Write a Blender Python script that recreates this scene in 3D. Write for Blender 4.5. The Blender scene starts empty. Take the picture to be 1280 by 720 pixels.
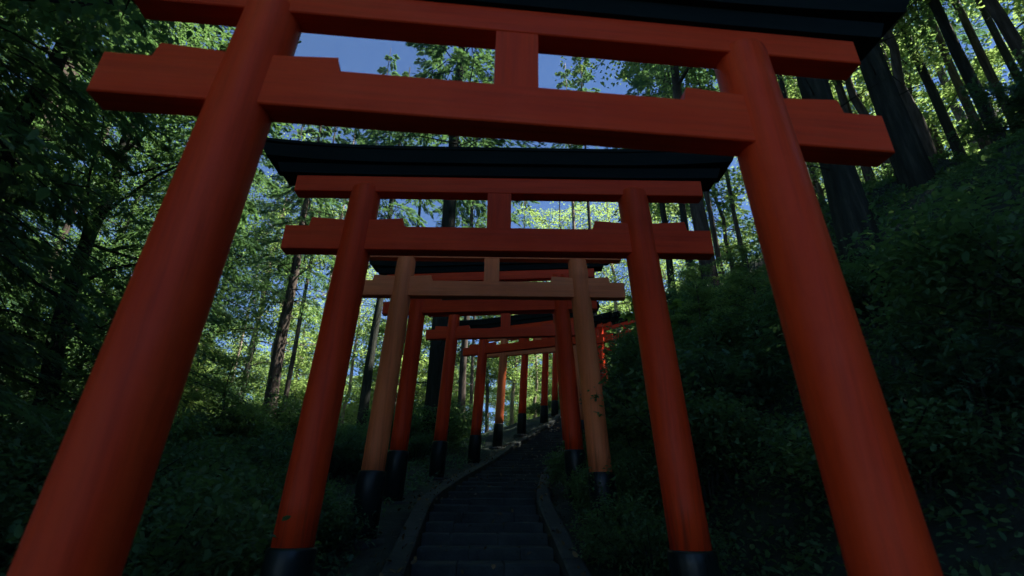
import bpy, math, random
import numpy as np
from mathutils import Matrix, Vector
random.seed(7)
rng = np.random.default_rng(11)
R = math.radians
sc = bpy.context.scene
C = sc.collection
HAZE = .0005
S = 2.4                                   # metres per gate-width unit

# ------------------------------------------------------------------ helpers
def tag(o, label=None, cat=None, group=None, kind=None):
    if label: o['label'] = label
    if cat: o['category'] = cat
    if group: o['group'] = group
    if kind: o['kind'] = kind
    return o

def link(name, me, mat=None, parent=None):
    o = bpy.data.objects.new(name, me)
    C.objects.link(o)
    if parent is not None: o.parent = parent
    if mat is not None and me is not None and len(me.materials) == 0: me.materials.append(mat)
    return o

def empty(name, loc=(0, 0, 0)):
    o = bpy.data.objects.new(name, None)
    o.location = loc; o.empty_display_size = .3
    C.objects.link(o)
    return o

def mesh_np(name, V, counts, idx, attr=None, smooth=False):
    """fast mesh from numpy: V (n,3), per face vertex counts, flat index list"""
    me = bpy.data.meshes.new(name)
    V = np.ascontiguousarray(V, dtype=np.float32)
    counts = np.asarray(counts, dtype=np.int32); idx = np.asarray(idx, dtype=np.int32)
    me.vertices.add(len(V)); me.vertices.foreach_set('co', V.ravel())
    me.loops.add(len(idx)); me.loops.foreach_set('vertex_index', idx)
    me.polygons.add(len(counts))
    st = np.zeros(len(counts), dtype=np.int32); st[1:] = np.cumsum(counts)[:-1]
    me.polygons.foreach_set('loop_start', st)
    me.polygons.foreach_set('loop_total', counts)
    if smooth: me.polygons.foreach_set('use_smooth', np.ones(len(counts), dtype=bool))
    if attr is not None:
        a = me.attributes.new('tint', 'FLOAT', 'FACE')
        a.data.foreach_set('value', np.asarray(attr, dtype=np.float32))
    me.update(calc_edges=True)
    return me

class MB:
    """collects quads / rings into one mesh"""
    def __init__(s): s.v = []; s.f = []
    def prism(s, poly, y0, y1, bev=0.0):
        """polygon in xz extruded along y, optional chamfer of the two face rims"""
        n = len(poly)
        cx = sum(p[0] for p in poly)/n; cz = sum(p[1] for p in poly)/n
        def ins(p):
            dx, dz = cx-p[0], cz-p[1]
            return (p[0]+math.copysign(min(bev, abs(dx)), dx), p[1]+math.copysign(min(bev, abs(dz)), dz))
        rings = [(y0, [ins(p) for p in poly]), (y0+bev, poly), (y1-bev, poly), (y1, [ins(p) for p in poly])] if bev else [(y0, poly), (y1, poly)]
        b = len(s.v)
        for y, pl in rings:
            for p in pl: s.v.append((p[0], y, p[1]))
        s.f.append(tuple(b+i for i in range(n)))
        for k in range(len(rings)-1):
            for i in range(n):
                j = (i+1) % n
                s.f.append((b+k*n+i, b+(k+1)*n+i, b+(k+1)*n+j, b+k*n+j))
        e = b+(len(rings)-1)*n
        s.f.append(tuple(e+i for i in reversed(range(n))))
    def lathe(s, prof, seg=48, cx=0, cy=0, shear=0.0, capb=True, capt=True):
        """profile [(r,z)], axis leaning by shear in x per z"""
        b = len(s.v)
        for r, z in prof:
            for i in range(seg):
                a = 2*math.pi*i/seg
                s.v.append((cx+shear*z+r*math.cos(a), cy+r*math.sin(a), z))
        for k in range(len(prof)-1):
            for i in range(seg):
                j = (i+1) % seg
                s.f.append((b+k*seg+i, b+k*seg+j, b+(k+1)*seg+j, b+(k+1)*seg+i))
        if capb: s.f.append(tuple(b+i for i in reversed(range(seg))))
        if capt: s.f.append(tuple(b+(len(prof)-1)*seg+i for i in range(seg)))
    def tube(s, pts, rads, seg=8, cap=False, wob=0.0):
        pts = [Vector(p) for p in pts]
        b = len(s.v); n = len(pts)
        for k, p in enumerate(pts):
            t = (pts[min(k+1, n-1)]-pts[max(k-1, 0)]).normalized()
            u = t.cross(Vector((0, 1, 0)) if abs(t.y) < .9 else Vector((1, 0, 0))).normalized(); w = t.cross(u)
            for i in range(seg):
                a = 2*math.pi*i/seg
                rr = rads[k]*(1+wob*math.sin(3*a+k*1.3)+wob*.7*random.uniform(-1, 1))
                s.v.append(tuple(p+u*(rr*math.cos(a))+w*(rr*math.sin(a))))
        for k in range(n-1):
            for i in range(seg):
                j = (i+1) % seg
                s.f.append((b+k*seg+i, b+k*seg+j, b+(k+1)*seg+j, b+(k+1)*seg+i))
        s.f.append(tuple(b+(n-1)*seg+i for i in range(seg)))
    def mesh(s, name, smooth=False):
        me = bpy.data.meshes.new(name)
        me.from_pydata(s.v, [], s.f)
        if smooth: me.polygons.foreach_set('use_smooth', np.ones(len(s.f), dtype=bool))
        me.update()
        return me

def fix_normals(me):
    import bmesh
    bm = bmesh.new(); bm.from_mesh(me); bmesh.ops.recalc_face_normals(bm, faces=bm.faces); bm.to_mesh(me); bm.free()
    return me

# ------------------------------------------------------------------ materials
def mat(name):
    m = bpy.data.materials.new(name); m.use_nodes = True
    nt = m.node_tree; nt.nodes.clear()
    out = nt.nodes.new('ShaderNodeOutputMaterial')
    return m, nt, out

def N(nt, t, **kw):
    n = nt.nodes.new(t)
    for k, v in kw.items():
        if k in n.inputs: n.inputs[k].default_value = v
        else: setattr(n, k, v)
    return n

def ramp(nt, fac, stops):
    r = nt.nodes.new('ShaderNodeValToRGB')
    el = r.color_ramp.elements
    while len(el) < len(stops): el.new(.5)
    for e, (p, c) in zip(el, stops): e.position = p; e.color = (*c, 1)
    nt.links.new(fac, r.inputs[0])
    return r.outputs[0]

def noise_mat(name, stops, scale=(1, 1, 1), nscale=4, detail=6, rough=.8, bump=.3, bscale=None, coords='Object', spec=.3, rstops=None, coat=0, dist=.02):
    m, nt, out = mat(name)
    tc = N(nt, 'ShaderNodeTexCoord'); mp = N(nt, 'ShaderNodeMapping'); mp.inputs['Scale'].default_value = scale
    nt.links.new(tc.outputs[coords], mp.inputs[0])
    no = N(nt, 'ShaderNodeTexNoise', Scale=nscale, Detail=detail, Roughness=.6)
    nt.links.new(mp.outputs[0], no.inputs['Vector'])
    col = ramp(nt, no.outputs['Fac'], stops)
    b = N(nt, 'ShaderNodeBsdfPrincipled', Roughness=rough); b.inputs['Specular IOR Level'].default_value = spec
    b.inputs['Coat Weight'].default_value = coat; b.inputs['Coat Roughness'].default_value = .25
    nt.links.new(col, b.inputs['Base Color'])
    no2 = N(nt, 'ShaderNodeTexNoise', Scale=bscale or nscale*3, Detail=8, Roughness=.65)
    nt.links.new(mp.outputs[0], no2.inputs['Vector'])
    bp = N(nt, 'ShaderNodeBump', Strength=min(1, bump), Distance=dist)
    nt.links.new(no2.outputs['Fac'], bp.inputs['Height']); nt.links.new(bp.outputs[0], b.inputs['Normal'])
    if rstops:
        rr = ramp(nt, no2.outputs['Fac'], [(p, (v, v, v)) for p, v in rstops]); nt.links.new(rr, b.inputs['Roughness'])
    nt.links.new(b.outputs[0], out.inputs[0])
    return m

M = {}
def paint(name, dk, md, lt, rough, beam=False):
    """brushed paint over timber: slow fading, vertical drying streaks, hairline checks, grime where rain splashes"""
    m = noise_mat(name, [(.25, dk), (.5, md), (.75, lt)], (.12, 1, 1) if beam else (1, 1, .12), 7, 7, rough, .12, 30, spec=.16, rstops=[(.3, rough-.08), (.7, rough+.12)], dist=.006)
    nt = m.node_tree; b = next(n for n in nt.nodes if n.type == 'BSDF_PRINCIPLED')
    src = b.inputs['Base Color'].links[0].from_socket
    tc = N(nt, 'ShaderNodeTexCoord')
    def streak(scale, ns, lo, hi):
        mp = N(nt, 'ShaderNodeMapping'); mp.inputs['Scale'].default_value = scale; nt.links.new(tc.outputs['Object'], mp.inputs[0])
        no = N(nt, 'ShaderNodeTexNoise', Scale=ns, Detail=9, Roughness=.7); nt.links.new(mp.outputs[0], no.inputs['Vector'])
        return ramp(nt, no.outputs['Fac'], [(lo, (0, 0, 0)), (hi, (1, 1, 1))])
    f1 = streak((.35, 9, 9) if beam else (9, 9, .35), 3, .46, .72); f2 = streak((1, 1, 1), 2.2, .5, .78); f3 = streak((.5, 34, 34) if beam else (34, 34, .5), 2, .66, .70)
    def mix(a, fac, col, amt):
        mu = N(nt, 'ShaderNodeMath', operation='MULTIPLY'); nt.links.new(fac, mu.inputs[0]); mu.inputs[1].default_value = amt
        mx = N(nt, 'ShaderNodeMix', data_type='RGBA'); nt.links.new(mu.outputs[0], mx.inputs[0]); nt.links.new(a, mx.inputs[6]); mx.inputs[7].default_value = (*col, 1)
        return mx.outputs[2]
    c = mix(src, f1, tuple(x*.55 for x in dk), .45); c = mix(c, f2, tuple(min(1, x*1.15+.02) for x in lt), .35); c = mix(c, f3, (dk[0]*.25, dk[1]*.4, dk[2]*.6), .5)
    # rain splash grime low on the post, its upper edge broken by the streaks
    sp = N(nt, 'ShaderNodeSeparateXYZ'); nt.links.new(tc.outputs['Object'], sp.inputs[0])
    mr = N(nt, 'ShaderNodeMapRange'); mr.inputs['From Min'].default_value = .68; mr.inputs['From Max'].default_value = 1.15; mr.inputs['To Min'].default_value = 1; mr.inputs['To Max'].default_value = 0
    nt.links.new(sp.outputs[2], mr.inputs[0])
    mu = N(nt, 'ShaderNodeMath', operation='MULTIPLY'); nt.links.new(mr.outputs[0], mu.inputs[0]); nt.links.new(f1, mu.inputs[1])
    c = mix(c, mu.outputs[0], (.07, .035, .02), .6)
    nt.links.new(c, b.inputs['Base Color'])
    return m
M['red'] = paint('vermilion_paint', (.60, .034, .007), (.77, .052, .009), (.80, .070, .015), .46)
M['red_beam'] = paint('vermilion_beam_paint', (.60, .034, .007), (.77, .052, .009), (.80, .070, .015), .46, True)
M['orange_beam'] = paint('faded_orange_beam_paint', (.68, .145, .048), (.82, .195, .068), (.84, .24, .09), .55, True)
M['orange'] = paint('faded_orange_paint', (.68, .145, .048), (.82, .195, .068), (.84, .24, .09), .55)
M['black'] = noise_mat('black_lacquer', [(.3, (.005, .011, .011)), (.7, (.010, .018, .018))], (1, 1, .3), 5, 6, .3, .1, 20, spec=.3, rstops=[(.3, .22), (.7, .42)], dist=.006)
M['blackroof'] = noise_mat('black_roof_timber', [(.3, (.005, .010, .009)), (.7, (.010, .016, .015))], (.2, 1, 1), 6, 6, .85, .2, 20, spec=.08)
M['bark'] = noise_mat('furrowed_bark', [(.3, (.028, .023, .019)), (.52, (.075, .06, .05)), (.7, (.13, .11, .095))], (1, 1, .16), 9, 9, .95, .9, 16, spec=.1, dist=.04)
M['palebark'] = noise_mat('sunlit_smooth_bark', [(.3, (.13, .105, .085)), (.52, (.26, .21, .175)), (.72, (.38, .32, .27))], (1, 1, .3), 7, 8, .9, .6, 16, spec=.1, dist=.03)  # paler tone puts the sunlight on these trunks into the bark colour
M['darkbark'] = noise_mat('dark_bark', [(.3, (.010, .012, .010)), (.55, (.026, .029, .024)), (.72, (.055, .056, .044))], (1, 1, .16), 9, 9, .95, .9, 16, spec=.1, dist=.04)  # darkest bark tone, for the dark trunks and shrub stems
M['stone'] = noise_mat('worn_step_stone', [(.28, (.014, .022, .023)), (.5, (.028, .038, .039)), (.72, (.06, .068, .064))], (1, 1, 1), 3.1, 10, .85, .6, 14, dist=.03)
M['kerb'] = noise_mat('kerb_stone', [(.3, (.018, .024, .024)), (.55, (.034, .042, .041)), (.75, (.07, .075, .07))], (1, 1, 1), 3.5, 9, .85, .5, 20, dist=.02)
M['soil'] = noise_mat('forest_soil', [(.3, (.014, .022, .018)), (.5, (.032, .042, .034)), (.62, (.03, .055, .03)), (.75, (.06, .065, .045))], (1, 1, 1), 1.1, 12, .95, .9, 7, dist=.08)

def leaf_mat(name, dark, light, trans, tw, rough=.5):
    m, nt, out = mat(name)
    at = N(nt, 'ShaderNodeAttribute', attribute_name='tint')
    col = ramp(nt, at.outputs['Fac'], [(0, dark), (.6, tuple((a+b)/2 for a, b in zip(dark, light))), (1, light)])
    b = N(nt, 'ShaderNodeBsdfPrincipled', Roughness=rough); b.inputs['Specular IOR Level'].default_value = .2
    nt.links.new(col, b.inputs['Base Color'])
    t = N(nt, 'ShaderNodeBsdfTranslucent')
    tcol = ramp(nt, at.outputs['Fac'], [(0, tuple(x*.6 for x in trans)), (1, trans)])
    nt.links.new(tcol, t.inputs[0])
    mx = N(nt, 'ShaderNodeMixShader'); mx.inputs[0].default_value = tw
    nt.links.new(b.outputs[0], mx.inputs[1]); nt.links.new(t.outputs[0], mx.inputs[2])
    nt.links.new(mx.outputs[0], out.inputs[0])
    return m
M['broad'] = leaf_mat('broad_leaf', (.085, .145, .042), (.17, .25, .085), (.35, .52, .14), .55)
M['mapleleaf'] = leaf_mat('maple_leaf', (.04, .09, .02), (.11, .18, .04), (.36, .55, .09), .55)
M['conifer'] = leaf_mat('conifer_needles', (.035, .095, .065), (.09, .17, .085), (.14, .28, .08), .38)
M['bush'] = leaf_mat('bush_leaf', (.05, .115, .055), (.115, .19, .08), (.18, .34, .09), .42)

# ------------------------------------------------------------------ camera
cam = bpy.data.cameras.new('camera'); co = bpy.data.objects.new('camera', cam); C.objects.link(co)
th, ro = R(23.911), -.009
c_, s_ = math.cos(ro), math.sin(ro)
fw = Vector((0, math.cos(th), math.sin(th))); rt = Vector((1, 0, 0)); up = rt.cross(fw)
rt2 = c_*rt - s_*up; up2 = s_*rt + c_*up
co.matrix_world = Matrix(((rt2.x, up2.x, -fw.x, 0), (rt2.y, up2.y, -fw.y, 0), (rt2.z, up2.z, -fw.z, 0), (0, 0, 0, 1)))
cam.sensor_width = 36; cam.lens = 18; cam.clip_start = .05; cam.clip_end = 2000
cam.dof.use_dof = True; cam.dof.focus_distance = 8.5; cam.dof.aperture_fstop = 2.0
sc.camera = co

# ------------------------------------------------------------------ terrain
HB = .28                                   # black sleeve height, units
# gate: x, y, z(collar), yaw, roll, pitch
G = [(-.003, .694, -.232, .09, .006, -.004), (-.043, 1.44, -.078, .011, -.001, .001), (-.102, 2.381, .171, .013, -.003, -.009),
     (-.142, 3.013, .33, -.082, -.004, .013), (-.05, 4.065, .517, -.109, 0, -.002), (.117, 5.052, .716, -.383, .002, 0),
     (.334, 6.079, .987, -.314, 0, 0), (.60, 6.68, 1.229, -.45, 0, 0), (.91, 7.43, 1.492, -.6, 0, 0), (1.10, 8.17, 1.734, -.72, 0, 0),
     (1.62, 8.55, 1.93, -.75, 0, 0), (1.98, 9.6, 2.08, .25, 0, 0)]
cp = [(-.02, -6.0, -1.75), (-.02, -2.5, -1.0), (-.01, -.6, -.62)] + [(g[0], g[1], g[2]-HB) for g in G[:10]] + [(1.6, 8.75, 1.66), (2.3, 9.6, 1.9), (3.2, 10.6, 2.15), (4.6, 12.0, 2.5), (8, 15, 3.2), (14, 20, 4.2)]
cp = np.array(cp)*S
# smooth dense centreline
tt = np.concatenate([[0], np.cumsum(np.linalg.norm(np.diff(cp[:, :2], axis=0), axis=1))])
ts = np.linspace(0, tt[-1], 700)
P = np.stack([np.interp(ts, tt, cp[:, k]) for k in range(3)], 1)
for _ in range(2):
    k = 13; ker = np.hanning(k+2)[1:-1]; ker /= ker.sum()
    Q = np.pad(P, ((k//2, k//2), (0, 0)), mode='edge')
    P = np.stack([np.convolve(Q[:, j], ker, 'valid') for j in range(3)], 1)
Tn = np.gradient(P[:, :2], axis=0); Tn /= np.linalg.norm(Tn, axis=1)[:, None]

def vnoise(x, y, f, seed=0):
    x = np.asarray(x, float)*f+seed*17.3; y = np.asarray(y, float)*f+seed*9.1
    xi = np.floor(x); yi = np.floor(y); fx = x-xi; fy = y-yi
    fx = fx*fx*(3-2*fx); fy = fy*fy*(3-2*fy)
    h = lambda a, b: np.modf(np.abs(np.sin(a*127.1+b*311.7+seed)*43758.5453))[0]
    return ((h(xi, yi)*(1-fx)+h(xi+1, yi)*fx)*(1-fy)+(h(xi, yi+1)*(1-fx)+h(xi+1, yi+1)*fx)*fy)*2-1

def ground(x, y, rough=True):
    x = np.atleast_1d(np.asarray(x, float)); y = np.atleast_1d(np.asarray(y, float))
    out = np.empty(len(x)); lat = np.empty(len(x))
    for a in range(0, len(x), 4000):
        X = x[a:a+4000]; Y = y[a:a+4000]
        d2 = (X[:, None]-P[None, :, 0])**2+(Y[:, None]-P[None, :, 1])**2
        i = d2.argmin(1); d = np.sqrt(d2[np.arange(len(X)), i])
        side = np.sign((X-P[i, 0])*Tn[i, 1]-(Y-P[i, 1])*Tn[i, 0]); side[side == 0] = 1
        out[a:a+4000] = P[i, 2]; lat[a:a+4000] = d*side
    n1 = vnoise(x, y, .23, 1)*.5+vnoise(x, y, .6, 2)*.22; n2 = vnoise(x, y, 1.9, 3)*.07+vnoise(x, y, 4.3, 4)*.035
    r = np.maximum(lat-1.75, 0)
    bank = np.where(r < 4.4, r*1.08, 4.75+(r-4.4)*.16)
    bank = np.where((r > 3.6) & (r < 6), np.interp(r, [3.6, 4.4, 6], [3.85, 4.45, 4.85]), bank)
    l = np.maximum(-lat-2.2, 0)
    drop = -np.minimum(l*.15, 4)
    path = np.abs(lat) < .87
    z = out+bank+drop
    amp = np.clip((np.abs(lat)-1.1)/2, 0, 1)
    z = z+(n1*amp+n2*np.clip((np.abs(lat)-.9)/1, .1, 1) if rough else 0)
    z = np.where(path, z-.16, z)
    return z, lat

def gz(x, y): return float(ground([x], [y])[0][0])

gx = np.concatenate([np.linspace(-90, -14, 40), np.linspace(-13.6, 13.6, 170), np.linspace(14, 90, 40)])
gy = np.concatenate([np.linspace(-30, -2, 22), np.linspace(-1.8, 30, 190), np.linspace(31, 140, 50)])
XX, YY = np.meshgrid(gx, gy)
ZZ, _ = ground(XX.ravel(), YY.ravel())
nx, ny = len(gx), len(gy)
ii = (np.arange(ny-1)[:, None]*nx+np.arange(nx-1)[None, :]).ravel()
me = mesh_np('ground', np.stack([XX.ravel(), YY.ravel(), ZZ], 1), np.full(len(ii), 4), np.stack([ii, ii+1, ii+nx+1, ii+nx], 1).ravel(), smooth=True)
tag(link('ground', me, M['soil']), kind='structure')

# stone steps and kerbs follow the centreline
def at_s(s):
    return np.array([np.interp(s, ts, P[:, k]) for k in range(3)]), np.array([np.interp(s, ts, Tn[:, k]) for k in range(2)])
def s_of_y(y): return float(np.interp(y, P[:, 1], ts))
st = MB(); s = s_of_y(.4); s_end = s_of_y(10.4*S)
zs = at_s(s)[0][2]
while s < s_end:
    # next riser where the slope has climbed .125 m
    z_next = zs+.10; s2 = s
    while s2 < s_end and at_s(s2)[0][2] < z_next: s2 += .02
    (p, t), (q, u) = at_s(s), at_s(s2+.03)
    hw = .65
    j = lambda a: random.uniform(-a, a)
    cuts = [-1, -.35+j(.25), .32+j(.25), 1]
    for a, b in zip(cuts[:-1], cuts[1:]):
        g = .004
        L = [(p[0]+t[1]*hw*a, p[1]-t[0]*hw*a), (p[0]+t[1]*hw*b, p[1]-t[0]*hw*b), (q[0]+u[1]*hw*b, q[1]-u[0]*hw*b), (q[0]+u[1]*hw*a, q[1]-u[0]*hw*a)]
        top = zs+.05+j(.012); o = len(st.v); e = .018
        f = j(.02)
        cx = sum(v[0] for v in L)/4; cy = sum(v[1] for v in L)/4
        sh = lambda v, k: (v[0]+(cx-v[0])*k-t[0]*f, v[1]+(cy-v[1])*k-t[1]*f)
        for k, zz in ((.012, top-.4), (.012, top-e), (.05, top)):
            for v in L: w = sh(v, k); st.v.append((w[0], w[1], zz+j(.005)))
        for lv in (0, 4):
            for i in range(4): st.f.append((o+lv+i, o+lv+(i+1) % 4, o+lv+4+(i+1) % 4, o+lv+4+i))
        st.f.append((o+8, o+9, o+10, o+11))
    s = s2; zs = z_next if at_s(s)[0][2] >= z_next-.02 else at_s(s)[0][2]
tag(link('stone_steps', st.mesh('stone_steps'), M['stone']), kind='structure')
for side in (-1, 1):
    kb = MB(); s = s_of_y(.4)
    while s < s_end:
        ln = random.uniform(.7, 1.0)
        off = side*.755; w = .09
        o = len(kb.v); n = 4
        for k in range(n+1):
            p, t = at_s(s+(ln-.012)*k/n)
            nrm = (t[1], -t[0])
            for dx, dz in ((-w, -.3), (-w, .045), (-w+.02, .06), (w-.02, .06), (w, .045), (w, -.3)):
                kb.v.append((p[0]+nrm[0]*(off+dx), p[1]+nrm[1]*(off+dx), p[2]+dz+.05))
        for k in range(n):
            for i in range(5): a = o+k*6+i; kb.f.append((a, a+1, a+7, a+6))
        kb.f.append(tuple(o+i for i in range(6))); kb.f.append(tuple(o+n*6+i for i in reversed(range(6))))
        s += ln
    tag(link('kerb', fix_normals(kb.mesh('kerb')), M['kerb']), kind='structure')

# ------------------------------------------------------------------ torii gates
A = dict(l=.053, r=.0505, hn0=.8285, hn1=.9085, hs0=1.042, hs1=1.1025, Ln=.675, Ls=.671, tb=.046, yo=-.008, gk=.0385, rc=.0565)
def sc3(m): m.v = [(x*S, y*S, (z+HB)*S) for x, y, z in m.v]; return m
def gate_meshes():
    out = {}
    for sd, nm in ((-1, 'pillar_a'), (1, 'pillar_b')):
        m = MB(); ztop = A['hs0']+.024
        prof = [(.0512, -.02), (.0510, .1), (.0506, .4), (.0500, .7), (.0492, .95), (.0485, ztop-.012), (.0472, ztop-.004), (.044, ztop)]
        m.lathe(prof, 56, sd*.5, 0, -sd*A['l'], True, True)
        me = sc3(m).mesh(nm, True); out[nm] = me
        m = MB()
        prof = [(.060, -HB-.12), (.060, -.03), (.0595, -.006), (.0575, 0), (.0512, .0008)]
        m.lathe(prof, 56, sd*.5, 0, -sd*A['l'], True, False)
        out['sleeve'+nm[-2:]] = sc3(m).mesh('sleeve', True)
        m = MB()
        m.lathe([(.10, -HB-.10), (.10, -HB+.0), (.094, -HB+.014), (.06, -HB+.016)], 20, sd*(.5+HB*A['l']), 0, 0, True, False)
        out['footing'+nm[-2:]] = sc3(m).mesh('footing')
    # tie beam with stepped wedges each side of both pillars
    L, a, b = A['Ln'], A['hn0'], A['hn1']; xc = .5-A['l']*b; wl = .15
    poly = [(-L, a), (L, a), (L, b), (xc+wl, b), (xc+wl-.006, b+.034), (xc, b+.024), (xc-wl+.006, b+.034), (xc-wl, b),
            (-xc+wl, b), (-xc+wl-.006, b+.034), (-xc, b+.024), (-xc-wl+.006, b+.034), (-xc-wl, b), (-L, b)]
    m = MB(); m.prism(poly, -A['tb']/2+A['yo'], A['tb']/2+A['yo'], .0022)
    out['tie_beam'] = fix_normals(sc3(m).mesh('tie_beam'))
    m = MB(); m.prism([(-A['gk'], b-.004), (A['gk'], b-.004), (A['gk'], A['hs0']+.004), (-A['gk'], A['hs0']+.004)], -A['tb']*.46+A['yo'], A['tb']*.46+A['yo'], 0)
    out['strut'] = fix_normals(sc3(m).mesh('strut'))
    # lintel and roof follow a slight upward sweep at the ends
    def swept(half, z0, z1, d0, d1, slant, sweep, n=24, bev=.0):
        m = MB()
        sw = lambda x: sweep*max(0, (abs(x)-.30)/.5)**2.2
        for k in range(n+1):
            x = -half+2*half*k/n
            e = slant*(x/half)
            for (dy, zz, xs) in ((-d0, z0, 0), (-d1, z1, e), (d1, z1, e), (d0, z0, 0)):
                m.v.append((x+xs*(abs(x)/half > .8), dy, zz+sw(x)))
        for k in range(n):
            for i in range(4):
                j = (i+1) % 4; m.f.append((k*4+i, k*4+j, k*4+4+j, k*4+4+i))
        m.f.append((0, 1, 2, 3)); m.f.append(tuple(n*4+i for i in (3, 2, 1, 0)))
        return fix_normals(sc3(m).mesh('beam'))
    t = A['tb']/2
    m = MB(); m.prism([(-A['Ls'], A['hs0']), (A['Ls'], A['hs0']), (A['Ls'], A['hs1']), (-A['Ls'], A['hs1'])], -t+A['yo'], t+A['yo'], .0022)
    out['lintel'] = fix_normals(sc3(m).mesh('lintel'))
    out['cap_beam'] = swept(.725, A['hs1']+.001, A['hs1']+.036, t+.016, t+.022, .012, .008)
    out['roof_cap'] = swept(.775, A['hs1']+.0365, A['hs1']+.080, t+.036, t+.046, .022, .026)
    # roof ridge: two shallow slopes on top
    m = MB()
    n = 24; half = .805
    for k in range(n+1):
        x = -half+2*half*k/n; q = .030*max(0, (abs(x)-.30)/.5)**2.2
        for dy, zz in ((-t-.050, .0805), (-t-.050, .092), (0, .125), (t+.050, .092), (t+.050, .0805)):
            m.v.append((x, dy, A['hs1']+zz+q))
    for k in range(n):
        for i in range(5):
            j = (i+1) % 5; m.f.append((k*5+i, k*5+j, k*5+5+j, k*5+5+i))
    m.f.append((0, 1, 2, 3, 4)); m.f.append(tuple(n*5+i for i in (4, 3, 2, 1, 0)))
    out['roof_ridge'] = fix_normals(sc3(m).mesh('roof_ridge'))
    return out
GM = gate_meshes()
for me in GM.values():
    pass
glabels = ['nearest red gate, its two huge posts filling both sides of the frame',
           'second red gate, framed whole inside the nearest one, black roof over it',
           'faded orange gate standing third, just beyond the second red gate',
           'red gate close behind the faded orange one, sun flecks on its left post',
           'fifth red gate, its low tie beam seen through the gate behind the orange one',
           'sixth red gate, tilted beam rising right, post beside a tall thin trunk',
           'far orange gate, the small second of the two faded ones up the steps',
           'eighth gate up the steps, slim red post right of the far orange one',
           'ninth gate near the top of the steps where they bend right',
           'tenth gate at the top of the visible steps, half hidden by a nearer post',
           'red gate at the bend whose beam end shows right of the orange post',
           'farthest red gate glimpsed through leaves right of the orange gate']
PARTS = [('pillar', 'pillar_a', 'p'), ('pillar', 'pillar_b', 'p'), ('tie_beam', 'tie_beam', 'p'), ('strut', 'strut', 'p'), ('lintel', 'lintel', 'p'),
         ('cap_beam', 'cap_beam', 'r'), ('roof_cap', 'roof_cap', 'r'), ('roof_ridge', 'roof_ridge', 'r')]
ocopy = {}
for gi, g in enumerate(G):
    x, y, z, w, ro_, pi_ = g
    Mx = Matrix.Translation((x*S, y*S, z*S)) @ Matrix.Rotation(w, 4, 'Z') @ Matrix.Rotation(pi_, 4, 'X') @ Matrix.Rotation(ro_, 4, 'Y') @ Matrix.Translation((0, 0, -HB*S))
    e = empty('torii_gate'); e.matrix_world = Mx
    tag(e, glabels[gi], 'gate', 'torii gates over the steps')
    orange = gi in (2, 6)
    for nm, key, kind in PARTS:
        me = GM[key]
        if kind == 'p':
            if orange:
                if key not in ocopy: ocopy[key] = me.copy(); ocopy[key].materials.clear()
                me = ocopy[key]
            o = link(nm, me, M[('orange' if orange else 'red')+('_beam' if nm in ('tie_beam', 'lintel') else '')], e)
        else: o = link(nm, me, M['blackroof'], e)
        if nm == 'pillar':
            sd = key[-2:]
            link('sleeve', GM['sleeve'+sd], M['black'], o); link('footing', GM['footing'+sd], M['kerb'], o)

# ------------------------------------------------------------------ foliage meshes
LEAF = {
 'maple': (np.array([(0, 0, 0), (.30, .10, .01), (.62, .02, .03), (.36, .30, .03), (.55, .62, .0), (.20, .52, .04), (0, 1.0, -.05), (-.20, .52, .04), (-.55, .62, .0), (-.36, .30, .03), (-.62, .02, .03), (-.30, .10, .01)]), [(0, 1, 2, 3, 4, 5, 6, 7, 8, 9, 10, 11)]),
 'oval': (np.array([(0, 0, 0), (.26, .30, .07), (.22, .68, .05), (0, 1, -.08), (-.22, .68, .05), (-.26, .30, .07), (0, .45, 0)]), [(0, 1, 2, 3, 6), (0, 6, 3, 4, 5)]),
 'frond': (np.array([(0, 0, 0), (.20, .28, -.02), (.05, .22, 0), (.24, .55, -.04), (.05, .45, 0), (.20, .80, -.08), (.04, .68, -.02), (0, 1, -.12), (-.04, .68, -.02), (-.20, .80, -.08), (-.05, .45, 0), (-.24, .55, -.04), (-.05, .22, 0), (-.20, .28, -.02)]),
           [(0, 1, 2, 12, 13), (2, 3, 4, 10, 11, 12), (4, 5, 6, 8, 9, 10), (6, 7, 8)]),
 'blade': (np.array([(-.05, 0, 0), (.05, 0, 0), (.06, .5, .12), (0, 1, -.05), (-.06, .5, .12)]), [(0, 1, 2, 3, 4)]),
}
def leaves_mesh(name, pos, fwd, nrm, size, kind, tint):
    V, F = LEAF[kind]
    pos = np.asarray(pos, float); n = len(pos)
    fwd = fwd/np.linalg.norm(fwd, axis=1)[:, None]
    side = np.cross(fwd, nrm); side /= np.linalg.norm(side, axis=1)[:, None]+1e-9
    upv = np.cross(side, fwd)
    W = (side[:, None, :]*V[None, :, 0, None]+fwd[:, None, :]*V[None, :, 1, None]+upv[:, None, :]*V[None, :, 2, None])*size[:, None, None]+pos[:, None, :]
    counts = np.tile([len(f) for f in F], n)
    base = np.concatenate([np.array(f) for f in F])
    idx = (base[None, :]+(np.arange(n)*len(V))[:, None]).ravel()
    return mesh_np(name, W.reshape(-1, 3), counts, idx, np.repeat(tint, len(F)))

def rand_unit(n):
    v = rng.normal(size=(n, 3)); return v/np.linalg.norm(v, axis=1)[:, None]

def trunk_path(H, lean=.02, wob=.12, n=12):
    a = random.uniform(0, 6.28)
    pts = []
    for k in range(n+1):
        t = k/n
        pts.append((math.cos(a)*lean*H*t+random.uniform(-wob, wob)*t*(1-t)*1.2, math.sin(a)*lean*H*t+random.uniform(-wob, wob)*t*(1-t)*1.2, H*t))
    return pts
def on_trunk(pts, z):
    zz = [p[2] for p in pts]
    return np.array([np.interp(z, zz, [p[k] for p in pts]) for k in range(3)])

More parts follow.
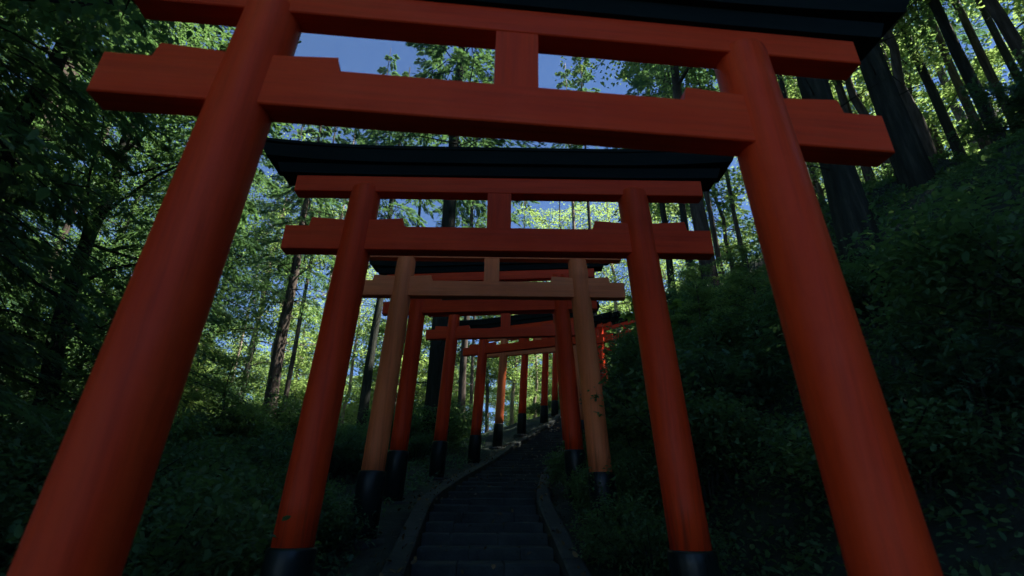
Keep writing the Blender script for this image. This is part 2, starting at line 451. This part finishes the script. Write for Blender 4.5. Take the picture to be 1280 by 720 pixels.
def make_broad(nm, seed, H=14, base=3.5, rad=3.4, nb=26, nl=9000, leaf=.13, kind='maple', r0=.17, matk='broad'):
    random.seed(seed)
    tp = trunk_path(H, .03, .5)
    tm = MB(); n = len(tp)
    tm.tube([(tp[0][0], tp[0][1], -.8)]+tp, [r0*1.5]+[r0*(1.15 if k == 0 else 1)*(1-.9*k/(n-1))+.012 for k in range(n)], 12, wob=.07)
    cl = []
    for b in range(nb):
        t = (b+random.random())/nb; z = base+(H*.97-base)*t
        p0 = on_trunk(tp, z); az = b*2.4+random.uniform(-.5, .5)
        Lb = rad*(.35+.65*math.sin(math.pi*min(1, .25+t*.75)))*random.uniform(.65, 1.15)
        el = random.uniform(.05, .45)+.4*t
        d = np.array([math.cos(az)*math.cos(el), math.sin(az)*math.cos(el), math.sin(el)])
        pts = [p0]; q = p0.copy(); dd = d.copy()
        for k in range(4):
            dd = dd+rng.normal(size=3)*.14; dd[2] -= .06; dd /= np.linalg.norm(dd); q = q+dd*Lb/4; pts.append(q.copy())
        rb = max(.012, r0*.30*(1-t*.6))
        tm.tube(pts, [rb, rb*.8, rb*.6, rb*.4, rb*.15], 5)
        for k in range(1, 5):
            for _ in range(2 if k < 3 else 3):
                dv = rng.normal(size=3); dv[2] *= .35; dv /= np.linalg.norm(dv)
                l2 = Lb*random.uniform(.16, .36); e = pts[k]+dv*l2
                if k > 1: tm.tube([pts[k], pts[k]+dv*l2*.5+np.array([0, 0, .04]), e], [rb*.3, rb*.2, .004], 4)
                cl.append((pts[k]*.3+e*.7, l2*.75+.12))
    cl_p = np.array([c[0] for c in cl]); cl_r = np.array([c[1] for c in cl])
    w = cl_r**2; ci = rng.choice(len(cl), nl, p=w/w.sum())
    off = rand_unit(nl)*(rng.random((nl, 1))**.45)*cl_r[ci][:, None]*np.array([1, 1, .38])
    pos = cl_p[ci]+off; pos[:, 2] -= .10*np.linalg.norm(off[:, :2], axis=1)**2/np.maximum(cl_r[ci], .1)
    fwd = rand_unit(nl); fwd[:, 2] = fwd[:, 2]*.5-.35
    nr = rand_unit(nl)*.55+np.array([0, 0, 1])
    ctint = rng.random(len(cl))
    tint = np.clip(ctint[ci]*.5+rng.random(nl)*.5, 0, 1)
    return (fix_normals(tm.mesh(nm+'_trunk', True)), leaves_mesh(nm+'_crown', pos, fwd, nr, leaf*rng.uniform(.55, 1.25, nl), kind, tint), matk)

def make_conifer(nm, seed, H=18, base=2.5, rad=2.8, nb=70, nl=9000, leaf=.30, r0=.22, droop=.35):
    random.seed(seed)
    tp = trunk_path(H, .012, .2)
    tm = MB(); n = len(tp)
    tm.tube([(tp[0][0], tp[0][1], -.8)]+tp, [r0*1.5]+[r0*(1.2 if k == 0 else 1)*(1-.92*k/(n-1))+.012 for k in range(n)], 14, wob=.06)
    pos = []; fw_ = []; nr = []; tn = []
    # dead stubs under the crown
    for k in range(14):
        z = random.uniform(1.2, base+1); p0 = on_trunk(tp, z); az = random.uniform(0, 6.28); L = random.uniform(.3, 1.3)
        e = p0+np.array([math.cos(az), math.sin(az), random.uniform(-.25, .15)])*L
        tm.tube([p0, (p0+e)/2+np.array([0, 0, .03]), e], [.018, .012, .004], 4)
    per = nl//nb
    for b in range(nb):
        t = (b+random.random())/nb; z = base+(H*.98-base)*t
        p0 = on_trunk(tp, z); az = b*2.4+random.uniform(-.4, .4)
        Lb = (rad*(1-t)**.75+.25)*random.uniform(.6, 1.15)
        d = np.array([math.cos(az), math.sin(az), 0.]); sd = np.array([-d[1], d[0], 0])
        f = lambda u: p0+d*(Lb*u)+np.array([0, 0, Lb*(.12*u-droop*u*u*1.2)])+sd*(Lb*.08*math.sin(u*3+b))
        tm.tube([f(0), f(.33), f(.66), f(1)], [max(.01, .035*(1-t)), .02, .012, .004], 4)
        for q in range(per):
            u = .12+.88*math.sqrt(random.random()); p = f(u)
            s1 = random.choice((-1, 1)); wv = (.30*(1-u*.55))*Lb*random.random()**.7
            pos.append(p+sd*s1*wv+d*wv*.55+np.array([0, 0, -wv*.35+random.uniform(-.05, .05)]))
            v = d*(.6+.3*random.random())+sd*s1*random.uniform(.2, .9)+np.array([0, 0, random.uniform(-.75, -.05)])
            fw_.append(v); nr.append(np.array([random.uniform(-.5, .5), random.uniform(-.5, .5), 1])); tn.append(min(1, random.random()*.7+.3*u))
    m = len(pos)
    return (fix_normals(tm.mesh(nm+'_trunk', True)), leaves_mesh(nm+'_crown', np.array(pos), np.array(fw_), np.array(nr), leaf*rng.uniform(.55, 1.2, m), 'frond', np.array(tn)), 'conifer')

def make_bush(nm, seed, rx=.8, h=.9, nl=6000, leaf=.05, kind='oval', matk='bush', ns=16):
    random.seed(seed)
    tm = MB(); tips = []
    for k in range(ns):
        az = random.uniform(0, 6.28); r = rx*math.sqrt(random.random()); hh = h*random.uniform(.55, 1.1)*(1-.35*(r/rx)**2)
        e = np.array([math.cos(az)*r, math.sin(az)*r, hh]); p1 = e*np.array([.35, .35, .5])
        tm.tube([(e[0]*.1, e[1]*.1, -.25), tuple(p1), tuple(e)], [.014, .010, .004], 4)
        for u in (.55, .75, .9, 1.0): tips.append(((1-u)*p1+u*e, .30*rx*random.uniform(.5, 1.2)))
        for q in range(3):
            az2 = random.uniform(0, 6.28); e2 = e*random.uniform(.5, .9)+np.array([math.cos(az2), math.sin(az2), random.uniform(-.3, .6)])*.28*rx
            tm.tube([tuple(e*.6), tuple(e2)], [.006, .002], 3); tips.append((e2, .22*rx))
    tp = np.array([t[0] for t in tips]); tr = np.array([t[1] for t in tips]); w = tr**1.6
    ci = rng.choice(len(tips), nl, p=w/w.sum())
    pos = tp[ci]+rand_unit(nl)*(rng.random((nl, 1))**.5)*tr[ci][:, None]*np.array([1, 1, .75])
    fwd = rand_unit(nl); fwd[:, 2] = fwd[:, 2]*.6-.1
    return (tm.mesh(nm+'_stem', False), leaves_mesh(nm+'_leaf', pos, fwd, rand_unit(nl)*.6+np.array([0, 0, 1]), leaf*rng.uniform(.5, 1.3, nl), kind, np.clip(rng.random(len(tips))[ci]*.4+rng.random(nl)*.6, 0, 1)), matk)

BR = [make_broad('broad_a', 1, nl=12000, leaf=.15), make_broad('broad_b', 2, 12, 2.2, 3.8, 28, 13000, .15), make_broad('broad_c', 3, 16, 5.5, 3.6, 26, 9500, .14, 'oval'), make_broad('broad_d', 4, 9, 1.2, 2.8, 26, 12000, .13)]
CO = [make_conifer('conifer_a', 11, nb=85, nl=24000, leaf=.18), make_conifer('conifer_b', 12, 20, 5, 3.2, 90, 24000, .2, .25, .45), make_conifer('conifer_c', 13, 11, .8, 2.6, 70, 20000, .16, .15, .3)]
HI = [make_conifer('conifer_high', 15, 22, 9, 3.0, 70, 16000, .22, .24, .4), make_broad('broad_high', 16, 18, 8.5, 4.2, 30, 12500, .15, 'oval', .22)]
DL = [make_broad('leafy_a', 41, 11, .7, 3.0, 34, 24000, .085, 'oval', .14, 'conifer'), make_broad('leafy_b', 42, 13, 1.6, 3.3, 36, 26000, .09, 'oval', .16, 'bush')]
SLIM = make_conifer('conifer_slim', 17, 24, 13.5, 1.5, 44, 4200, .24, .24, .35)
BU = [make_bush('bush_a', 21), make_bush('bush_b', 22, 1.0, 1.2, 8000, .055), make_bush('bush_c', 23, .7, .6, 4500, .042), make_bush('bush_d', 24, .9, 1.0, 5000, .09, 'frond', 'conifer')]
SAP = make_bush('sapling', 31, .42, 2.9, 260, .19, 'maple', 'mapleleaf', 7)

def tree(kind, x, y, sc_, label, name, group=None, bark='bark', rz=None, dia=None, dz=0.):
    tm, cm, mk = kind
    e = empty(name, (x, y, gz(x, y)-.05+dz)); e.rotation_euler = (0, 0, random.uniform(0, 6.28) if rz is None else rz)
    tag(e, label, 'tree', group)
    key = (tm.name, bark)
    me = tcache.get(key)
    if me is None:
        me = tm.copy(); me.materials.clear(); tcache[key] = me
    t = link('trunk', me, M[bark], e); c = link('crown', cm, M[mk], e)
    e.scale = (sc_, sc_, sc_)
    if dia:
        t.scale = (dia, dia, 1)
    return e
tcache = {}

# ------------------------------------------------------------------ named trees (x, y in metres, read off the ground plan)
def xy(px, py, depth):
    """ground-plan position of a thing seen in direction (px,py) at that depth"""
    X = (px-640)/640; Y = (360-py)/640
    X, Y = c_*X+s_*Y, -s_*X+c_*Y
    return X*depth, (math.cos(th)-Y*math.sin(th))*depth
named = [
 # px, py, depth, kind, scale, dia, bark, label
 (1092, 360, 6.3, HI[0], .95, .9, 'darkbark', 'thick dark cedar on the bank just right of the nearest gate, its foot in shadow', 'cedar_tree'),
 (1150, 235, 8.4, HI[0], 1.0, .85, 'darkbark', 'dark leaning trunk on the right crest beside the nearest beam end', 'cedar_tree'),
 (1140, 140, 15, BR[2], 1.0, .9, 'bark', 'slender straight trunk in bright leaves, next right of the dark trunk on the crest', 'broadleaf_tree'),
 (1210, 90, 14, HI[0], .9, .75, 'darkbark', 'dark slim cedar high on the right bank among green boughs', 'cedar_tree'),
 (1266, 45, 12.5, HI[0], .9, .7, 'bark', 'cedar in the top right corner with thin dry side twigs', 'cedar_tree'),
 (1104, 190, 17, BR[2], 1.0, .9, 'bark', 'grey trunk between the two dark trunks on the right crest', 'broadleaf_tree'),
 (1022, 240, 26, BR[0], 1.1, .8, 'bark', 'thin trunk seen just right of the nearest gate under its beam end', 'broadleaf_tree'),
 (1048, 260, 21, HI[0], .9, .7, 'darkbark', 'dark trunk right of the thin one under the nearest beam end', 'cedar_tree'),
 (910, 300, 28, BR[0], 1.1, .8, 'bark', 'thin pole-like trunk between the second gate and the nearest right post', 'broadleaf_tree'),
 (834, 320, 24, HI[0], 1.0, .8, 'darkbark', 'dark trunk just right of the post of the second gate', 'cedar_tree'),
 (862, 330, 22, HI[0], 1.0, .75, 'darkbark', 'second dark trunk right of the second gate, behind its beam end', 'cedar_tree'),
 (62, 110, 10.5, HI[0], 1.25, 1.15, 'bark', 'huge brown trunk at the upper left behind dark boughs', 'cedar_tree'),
 (340, 500, 15.5, HI[0], .62, 1.5, 'bark', 'leaning grey trunk between the left posts of the first two gates', 'broadleaf_tree'),
 (300, 480, 26, BR[2], 1.0, 1.0, 'palebark', 'pale sunlit trunk left of the leaning grey one', 'broadleaf_tree'),
 (380, 290, 30, BR[2], 1.25, 1.0, 'palebark', 'tall pale trunk against bright leaves left of the second gate', 'broadleaf_tree'),
 (456, 500, 20, HI[0], .9, .9, 'darkbark', 'dark thin trunk between the second gate and the orange gate', 'cedar_tree'),
 (545, 480, 13.6, HI[0], 1.0, 1.1, 'darkbark', 'stout dark trunk left of the fifth gate post', 'cedar_tree'),
 (577, 500, 23, HI[0], .9, .85, 'bark', 'grey curved trunk between the fifth and sixth gate posts', 'cedar_tree'),
 (425, 540, 34, BR[2], 1.1, .8, 'palebark', 'pale thin trunk at the bright gap right of the second left post', 'broadleaf_tree'),
 (640, 500, 40, BR[2], 1.2, .8, 'palebark', 'pale slim trunk right of the far orange post', 'broadleaf_tree'),
 (668, 490, 44, BR[2], 1.2, .8, 'palebark', 'thin pale trunk between the eighth and ninth gate posts', 'broadleaf_tree'),
 (610, 500, 36, BR[0], 1.2, .7, 'bark', 'slim trunk between the sixth and seventh gate posts', 'broadleaf_tree'),
 (695, 280, 38, BR[2], 1.2, .8, 'bark', 'thin trunk in the lit canopy above the second gate beam, right of its strut', 'broadleaf_tree'),
]
taken = []
for px, py, dp, kd, s1, dia, bk, lab, nm in named:
    x, y = xy(px, py, dp); taken.append((x, y))
    tree(kd, x, y, s1, lab, nm, None, bk, dia=dia)

# forest understorey and background
def lateral(x, y): return float(ground([x], [y])[1][0])
def clear_ok(x, y, dmin):
    return all((x-a)**2+(y-b)**2 > dmin*dmin for a, b in taken)
sun_az, sun_el = R(88), R(57)
bgs = [
 # x0,x1,y0,y1,count,kinds,label,group,name,dmin,bark
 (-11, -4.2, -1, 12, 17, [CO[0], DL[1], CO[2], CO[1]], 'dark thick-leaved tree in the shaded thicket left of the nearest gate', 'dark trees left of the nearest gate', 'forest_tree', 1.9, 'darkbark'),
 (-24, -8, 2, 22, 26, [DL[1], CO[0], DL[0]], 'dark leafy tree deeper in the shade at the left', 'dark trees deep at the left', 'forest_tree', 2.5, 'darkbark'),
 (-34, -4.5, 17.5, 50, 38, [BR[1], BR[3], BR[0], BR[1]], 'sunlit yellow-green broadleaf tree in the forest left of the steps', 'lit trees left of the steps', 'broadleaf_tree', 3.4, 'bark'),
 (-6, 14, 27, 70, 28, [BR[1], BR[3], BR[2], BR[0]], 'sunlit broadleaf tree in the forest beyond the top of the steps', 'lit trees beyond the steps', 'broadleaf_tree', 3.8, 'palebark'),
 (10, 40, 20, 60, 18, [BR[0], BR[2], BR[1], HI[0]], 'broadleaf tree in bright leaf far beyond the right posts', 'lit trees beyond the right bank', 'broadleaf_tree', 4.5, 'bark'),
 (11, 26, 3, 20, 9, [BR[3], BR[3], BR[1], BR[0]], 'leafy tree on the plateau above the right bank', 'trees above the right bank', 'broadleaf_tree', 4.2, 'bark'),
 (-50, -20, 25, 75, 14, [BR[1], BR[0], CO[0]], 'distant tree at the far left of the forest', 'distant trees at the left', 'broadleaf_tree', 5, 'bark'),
 (6.4, 16, -14, 1, 13, [HI[1], HI[1], BR[2]], 'unseen tall tree right of the camera, added to shade the gates', 'unseen shade trees by the lower path', 'broadleaf_tree', 2.8, 'bark'),  # out-of-view row, added to block the sun on the gates
 (8.5, 15, 1, 13, 5, [HI[1], HI[0]], 'tall tree on the plateau close above the right bank, out of view, added for shade', 'unseen shade trees above the right bank', 'broadleaf_tree', 2.2, 'darkbark'),  # added as sun blockers beyond the right frame edge
 (-12, -4.6, -8, 1.0, 8, [HI[1], DL[1], CO[0]], 'unseen tall tree left of the camera, added to darken the left side', 'unseen shade trees by the lower path', 'broadleaf_tree', 3, 'bark'),  # unseen trees added to cut the light from the left
]
for n_, (px, py, dp, bk) in enumerate([(262, 420, 24, 'bark'), (283, 500, 31, 'palebark'), (318, 420, 27, 'bark'), (362, 470, 23, 'bark'), (405, 400, 29, 'palebark'), (436, 400, 25, 'bark'),
        (240, 300, 20, 'darkbark'), (525, 270, 26, 'darkbark'), (568, 270, 30, 'darkbark'), (590, 480, 31, 'bark'), (655, 490, 36, 'palebark'), (718, 270, 30, 'palebark'), (742, 380, 27, 'bark'),
        (896, 310, 21, 'bark'), (925, 300, 25, 'bark'), (1012, 240, 19, 'darkbark'), (1064, 150, 18, 'bark'), (1122, 110, 20, 'bark'), (1160, 100, 17, 'darkbark'), (1190, 90, 19, 'bark'), (1236, 90, 16, 'bark'), (1252, 60, 19, 'darkbark'), (120, 200, 16, 'bark'), (180, 420, 18, 'bark')]):
    x, y = xy(px, py, dp); taken.append((x, y)); random.seed(900+n_)
    tree(SLIM, x, y, random.uniform(.9, 1.1), 'slim straight trunk of a tall cedar standing in the lit forest', 'cedar_tree', 'slim tall cedars in the forest', bk, dia=random.uniform(.42, .6))
for x0, x1, y0, y1, cnt, kinds, lab, grp, nm, dmin, bk in bgs:
    random.seed(int(abs(x0*31+y0*7+cnt)))
    k = 0; tries = 0
    while k < cnt and tries < 600:
        tries += 1
        x, y = random.uniform(x0, x1), random.uniform(y0, y1)
        la = lateral(x, y)
        if (abs(la) < 3.3) or not clear_ok(x, y, dmin): continue
        if x < 0 and 2 < y < (22 if nm == 'forest_tree' else 18.5) and x/(.914*y+.3) > ((-.94 if y < 11 else -.74) if nm == 'forest_tree' else -.8): continue
        if lab.startswith('tall tree on the plateau close') and x/(.914*y+2.9) < 1.04: continue  # keeps the added shade trees out of view
        taken.append((x, y))
        tree(kinds[k % len(kinds)], x, y, random.uniform(.85, 1.25)*(.8 if grp == 'dark trees left of the nearest gate' else 1), lab, nm, grp, bk)
        k += 1
# edge conifers and crest trees, then unseen trees added to shade the gates
for x, y, kd, s1, lab in [(-6.4, 2.4, CO[0], .95, 'dark conifer close at the far left edge beside the nearest beam end'),
                          (-8.6, 5.0, CO[1], .95, 'dark conifer next behind the one at the far left edge'),
                          (4.7, 11.0, HI[1], .9, 'tall dark tree whose leaves fill the gap right of the nearest strut'),
                          (8.6, 9.0, HI[1], 1.0, 'tall tree on the crest right of the second gate'),
                          (8.3, -1.0, HI[1], 1.0, 'unseen leafy tree on the plateau, added to shade the nearest gate'),
                          (8.6, 2.6, HI[1], 1.05, 'unseen leafy tree level with the nearest gate, added for shade'),
                          (8.9, 5.4, HI[1], 1.0, 'unseen leafy tree level with the second gate, added for shade'),
                          (9.5, -3.5, HI[1], 1.1, 'unseen tall tree behind the viewer on the right, added for shade')]:
    tree(kd, x, y, s1, lab, 'broadleaf_tree' if kd is HI[1] else 'conifer')

# ------------------------------------------------------------------ shrubs
def bush(kd, x, y, s1, label, group, name='shrub', cat='shrub', dz=0):
    tm, cm, mk = kd
    e = empty(name, (x, y, gz(x, y)+dz-.12*s1)); e.rotation_euler = (0, 0, random.uniform(0, 6.28)); e.scale = (s1,)*3
    tag(e, label, cat, group)
    link('stem', tm, M['darkbark'], e); link('foliage', cm, M[mk], e)
    return e
tree(CO[0], *xy(205, 400, 9.0), .62, 'dark drooping conifer just right of the nearest left post', 'conifer', None, 'darkbark')
tree(CO[2], *xy(238, 330, 13.5), .75, 'dark conifer behind the nearest left post, its boughs against the lit leaves', 'conifer', None, 'darkbark')
for x, y, s1, side in [(3.3, 6.4, .20, 'right'), (3.6, 8.8, .20, 'right'), (2.9, 7.4, .16, 'right'),
                 (-4.6, 8.2, .17, 'left'), (-6.2, 9.8, .22, 'left')]:
    random.seed(int(x*100))
    tree(BR[3] if side == 'right' else BR[1], x, y, s1, 'knee to head high leafy young tree low on the bank right of the second gate' if side == 'right' else 'short leafy young tree among the shrubs left of the second gate', 'young_tree', 'young trees on the '+side, 'bark')
random.seed(5)
bsets = [
 (1.2, 2.1, 4.7, 8.2, 15, 1.15, 1.9, 'small weedy shrub around the right foot of the orange gate', 'weeds at the right post feet'),
 (-7.5, -1.9, 3.2, 8.0, 34, 1.75, 5.5, 'dark leafy shrub in the thicket between the two nearest left posts', 'shrubs left of the steps'),
 (-8.5, -1.9, 8.0, 15, 24, 1.8, 6, 'low dark shrub along the left edge of the steps farther up', 'shrubs farther up on the left'),
 (1.7, 4.6, 5.2, 11.5, 30, 1.75, 4.0, 'leafy shrub spilling over the foot of the bank beside the orange gate', 'shrubs at the foot of the right bank'),
 (2.6, 6.0, 3.0, 14, 20, 2.6, 4.4, 'dark shrub on the steep right bank', 'shrubs on the right bank'),
 (7.2, 12.0, 3.5, 14, 8, 7.4, 11, 'shrub along the lit crest of the right bank', 'shrubs on the bank crest'),
 (-6, -2.0, 15, 26, 16, 1.7, 6, 'small shrub on the slope left of the upper steps', 'shrubs by the upper steps'),
 (1.5, 9, 13, 27, 18, 1.7, 5, 'shrub on the slope right of the upper steps', 'shrubs right of the upper steps'),
]
for x0, x1, y0, y1, cnt, d0, d1, lab, grp in bsets:
    k = tries = 0
    while k < cnt and tries < 900:
        tries += 1
        x, y = random.uniform(x0, x1), random.uniform(y0, y1)
        la = abs(lateral(x, y))
        if la < d0 or la > d1: continue
        bush(random.choice(BU), x, y, random.uniform(.75, 1.35)*(1.0 if la > 2.3 else .6), lab, grp); k += 1
bush(SAP, 2.42, 8.1, 1.0, 'maple sapling with big bright leaves behind the right post of the second gate', None, 'maple_sapling', 'sapling')

# ------------------------------------------------------------------ ground cover, one uncountable mass
def cover(name, n, x0, x1, y0, y1, lo, hi, size, kind, matk, label, cat, upright=False):
    x = rng.uniform(x0, x1, n); y = rng.uniform(y0, y1, n)
    z, la = ground(x, y)
    k = (la > lo) & (la < hi)
    # clumps
    if 'litter' in name:
        k &= (np.abs(la) > .62) | (rng.random(n) < .12); z = np.where(np.abs(la) < .85, z+.16+.055, z)
        z = np.where((np.abs(la) > .66) & (np.abs(la) < .85), z+.05, z)
    k &= (vnoise(x, y, .9, 6)+rng.random(n)*1.4) > .15
    x, y, z = x[k], y[k], z[k]; m = len(x)
    pos = np.stack([x, y, z+rng.random(m)*(.10 if 'litter' not in name else .012)], 1)
    f = rand_unit(m)
    if upright: f = f*.5+np.array([0, 0, 1])
    else: f[:, 2] = np.abs(f[:, 2])*.6+.1
    me = leaves_mesh(name, pos, f, rand_unit(m)*.7+(np.array([0, -.3, 1]) if not upright else np.array([0, -1, .2])), size*rng.uniform(.5, 1.5, m), kind, rng.random(m))
    tag(link(name, me, M[matk]), label, cat, kind='stuff')
cover('ground_cover', 170000, 1.0, 11, 0, 16, 1.15, 10, .055, 'oval', 'bush', 'dark low leaves covering the steep right bank', 'ground cover')
cover('ferns', 60000, -11, -.8, 1, 20, -10, -1.15, .08, 'frond', 'conifer', 'low ferns and leaf litter left of the steps', 'ferns')
M['litter'] = leaf_mat('fallen_leaf', (.05, .035, .02), (.16, .11, .05), (.1, .07, .03), .15)
cover('leaf_litter', 15000, -2.5, 4, 1, 24, -1.25, 1.25, .05, 'oval', 'litter', 'small dry leaves scattered over the stone steps and kerbs', 'fallen leaves')
cover('grass', 16000, -6, 9, 3, 30, -6, 4, .16, 'blade', 'bush', 'thin grass blades along the edges of the steps', 'grass', True) if False else None

# ------------------------------------------------------------------ air
hz = MB(); bx = (-96, 96, -36, 146, float(ZZ.min())-1, float(ZZ.max())+30)
hv = [(x, y, z) for x in bx[:2] for y in bx[2:4] for z in bx[4:]]
hme = bpy.data.meshes.new('haze'); hme.from_pydata(hv, [], [(0, 1, 3, 2), (4, 6, 7, 5), (0, 4, 5, 1), (2, 3, 7, 6), (0, 2, 6, 4), (1, 5, 7, 3)]); hme.update()
hm, hnt, hout = mat('haze'); pv = hnt.nodes.new('ShaderNodeVolumePrincipled'); pv.inputs['Density'].default_value = HAZE; pv.inputs['Color'].default_value = (.70, .96, 1, 1)  # haze volume added, tinted teal to lift the dark tones
hnt.links.new(pv.outputs[0], hout.inputs['Volume'])
tag(link('haze', hme, hm), 'faint teal haze added through the whole forest to lift the shadows', 'haze', kind='stuff')

# ------------------------------------------------------------------ sky, sun, render settings
w = bpy.data.worlds.new('World'); sc.world = w; w.use_nodes = True
nt = w.node_tree; bg = nt.nodes['Background']
sky = nt.nodes.new('ShaderNodeTexSky'); sky.sky_type = 'NISHITA'; sky.sun_disc = False
sky.sun_elevation = sun_el; sky.sun_rotation = sun_az; sky.air_density = 1.0; sky.dust_density = 0; sky.ozone_density = 10; sky.altitude = 5000
nt.links.new(sky.outputs[0], bg.inputs[0]); bg.inputs[1].default_value = .06
sl = bpy.data.lights.new('sun', 'SUN'); sl.energy = 5; sl.angle = R(.53); sl.color = (1, .94, .84)
so = bpy.data.objects.new('sun', sl); C.objects.link(so)
d = Vector((math.cos(sun_el)*math.sin(sun_az), math.cos(sun_el)*math.cos(sun_az), math.sin(sun_el)))
so.rotation_euler = d.to_track_quat('Z', 'Y').to_euler(); so.location = (0, 0, 30)
sc.view_settings.view_transform = 'Standard'; sc.view_settings.look = 'None'; sc.view_settings.exposure = 2.0; sc.view_settings.gamma = 1
sc.render.engine = 'CYCLES'
cy = sc.cycles
cy.use_denoising = True; cy.max_bounces = 6; cy.diffuse_bounces = 3; cy.glossy_bounces = 2; cy.transmission_bounces = 3; cy.transparent_max_bounces = 4
cy.sample_clamp_indirect = 4
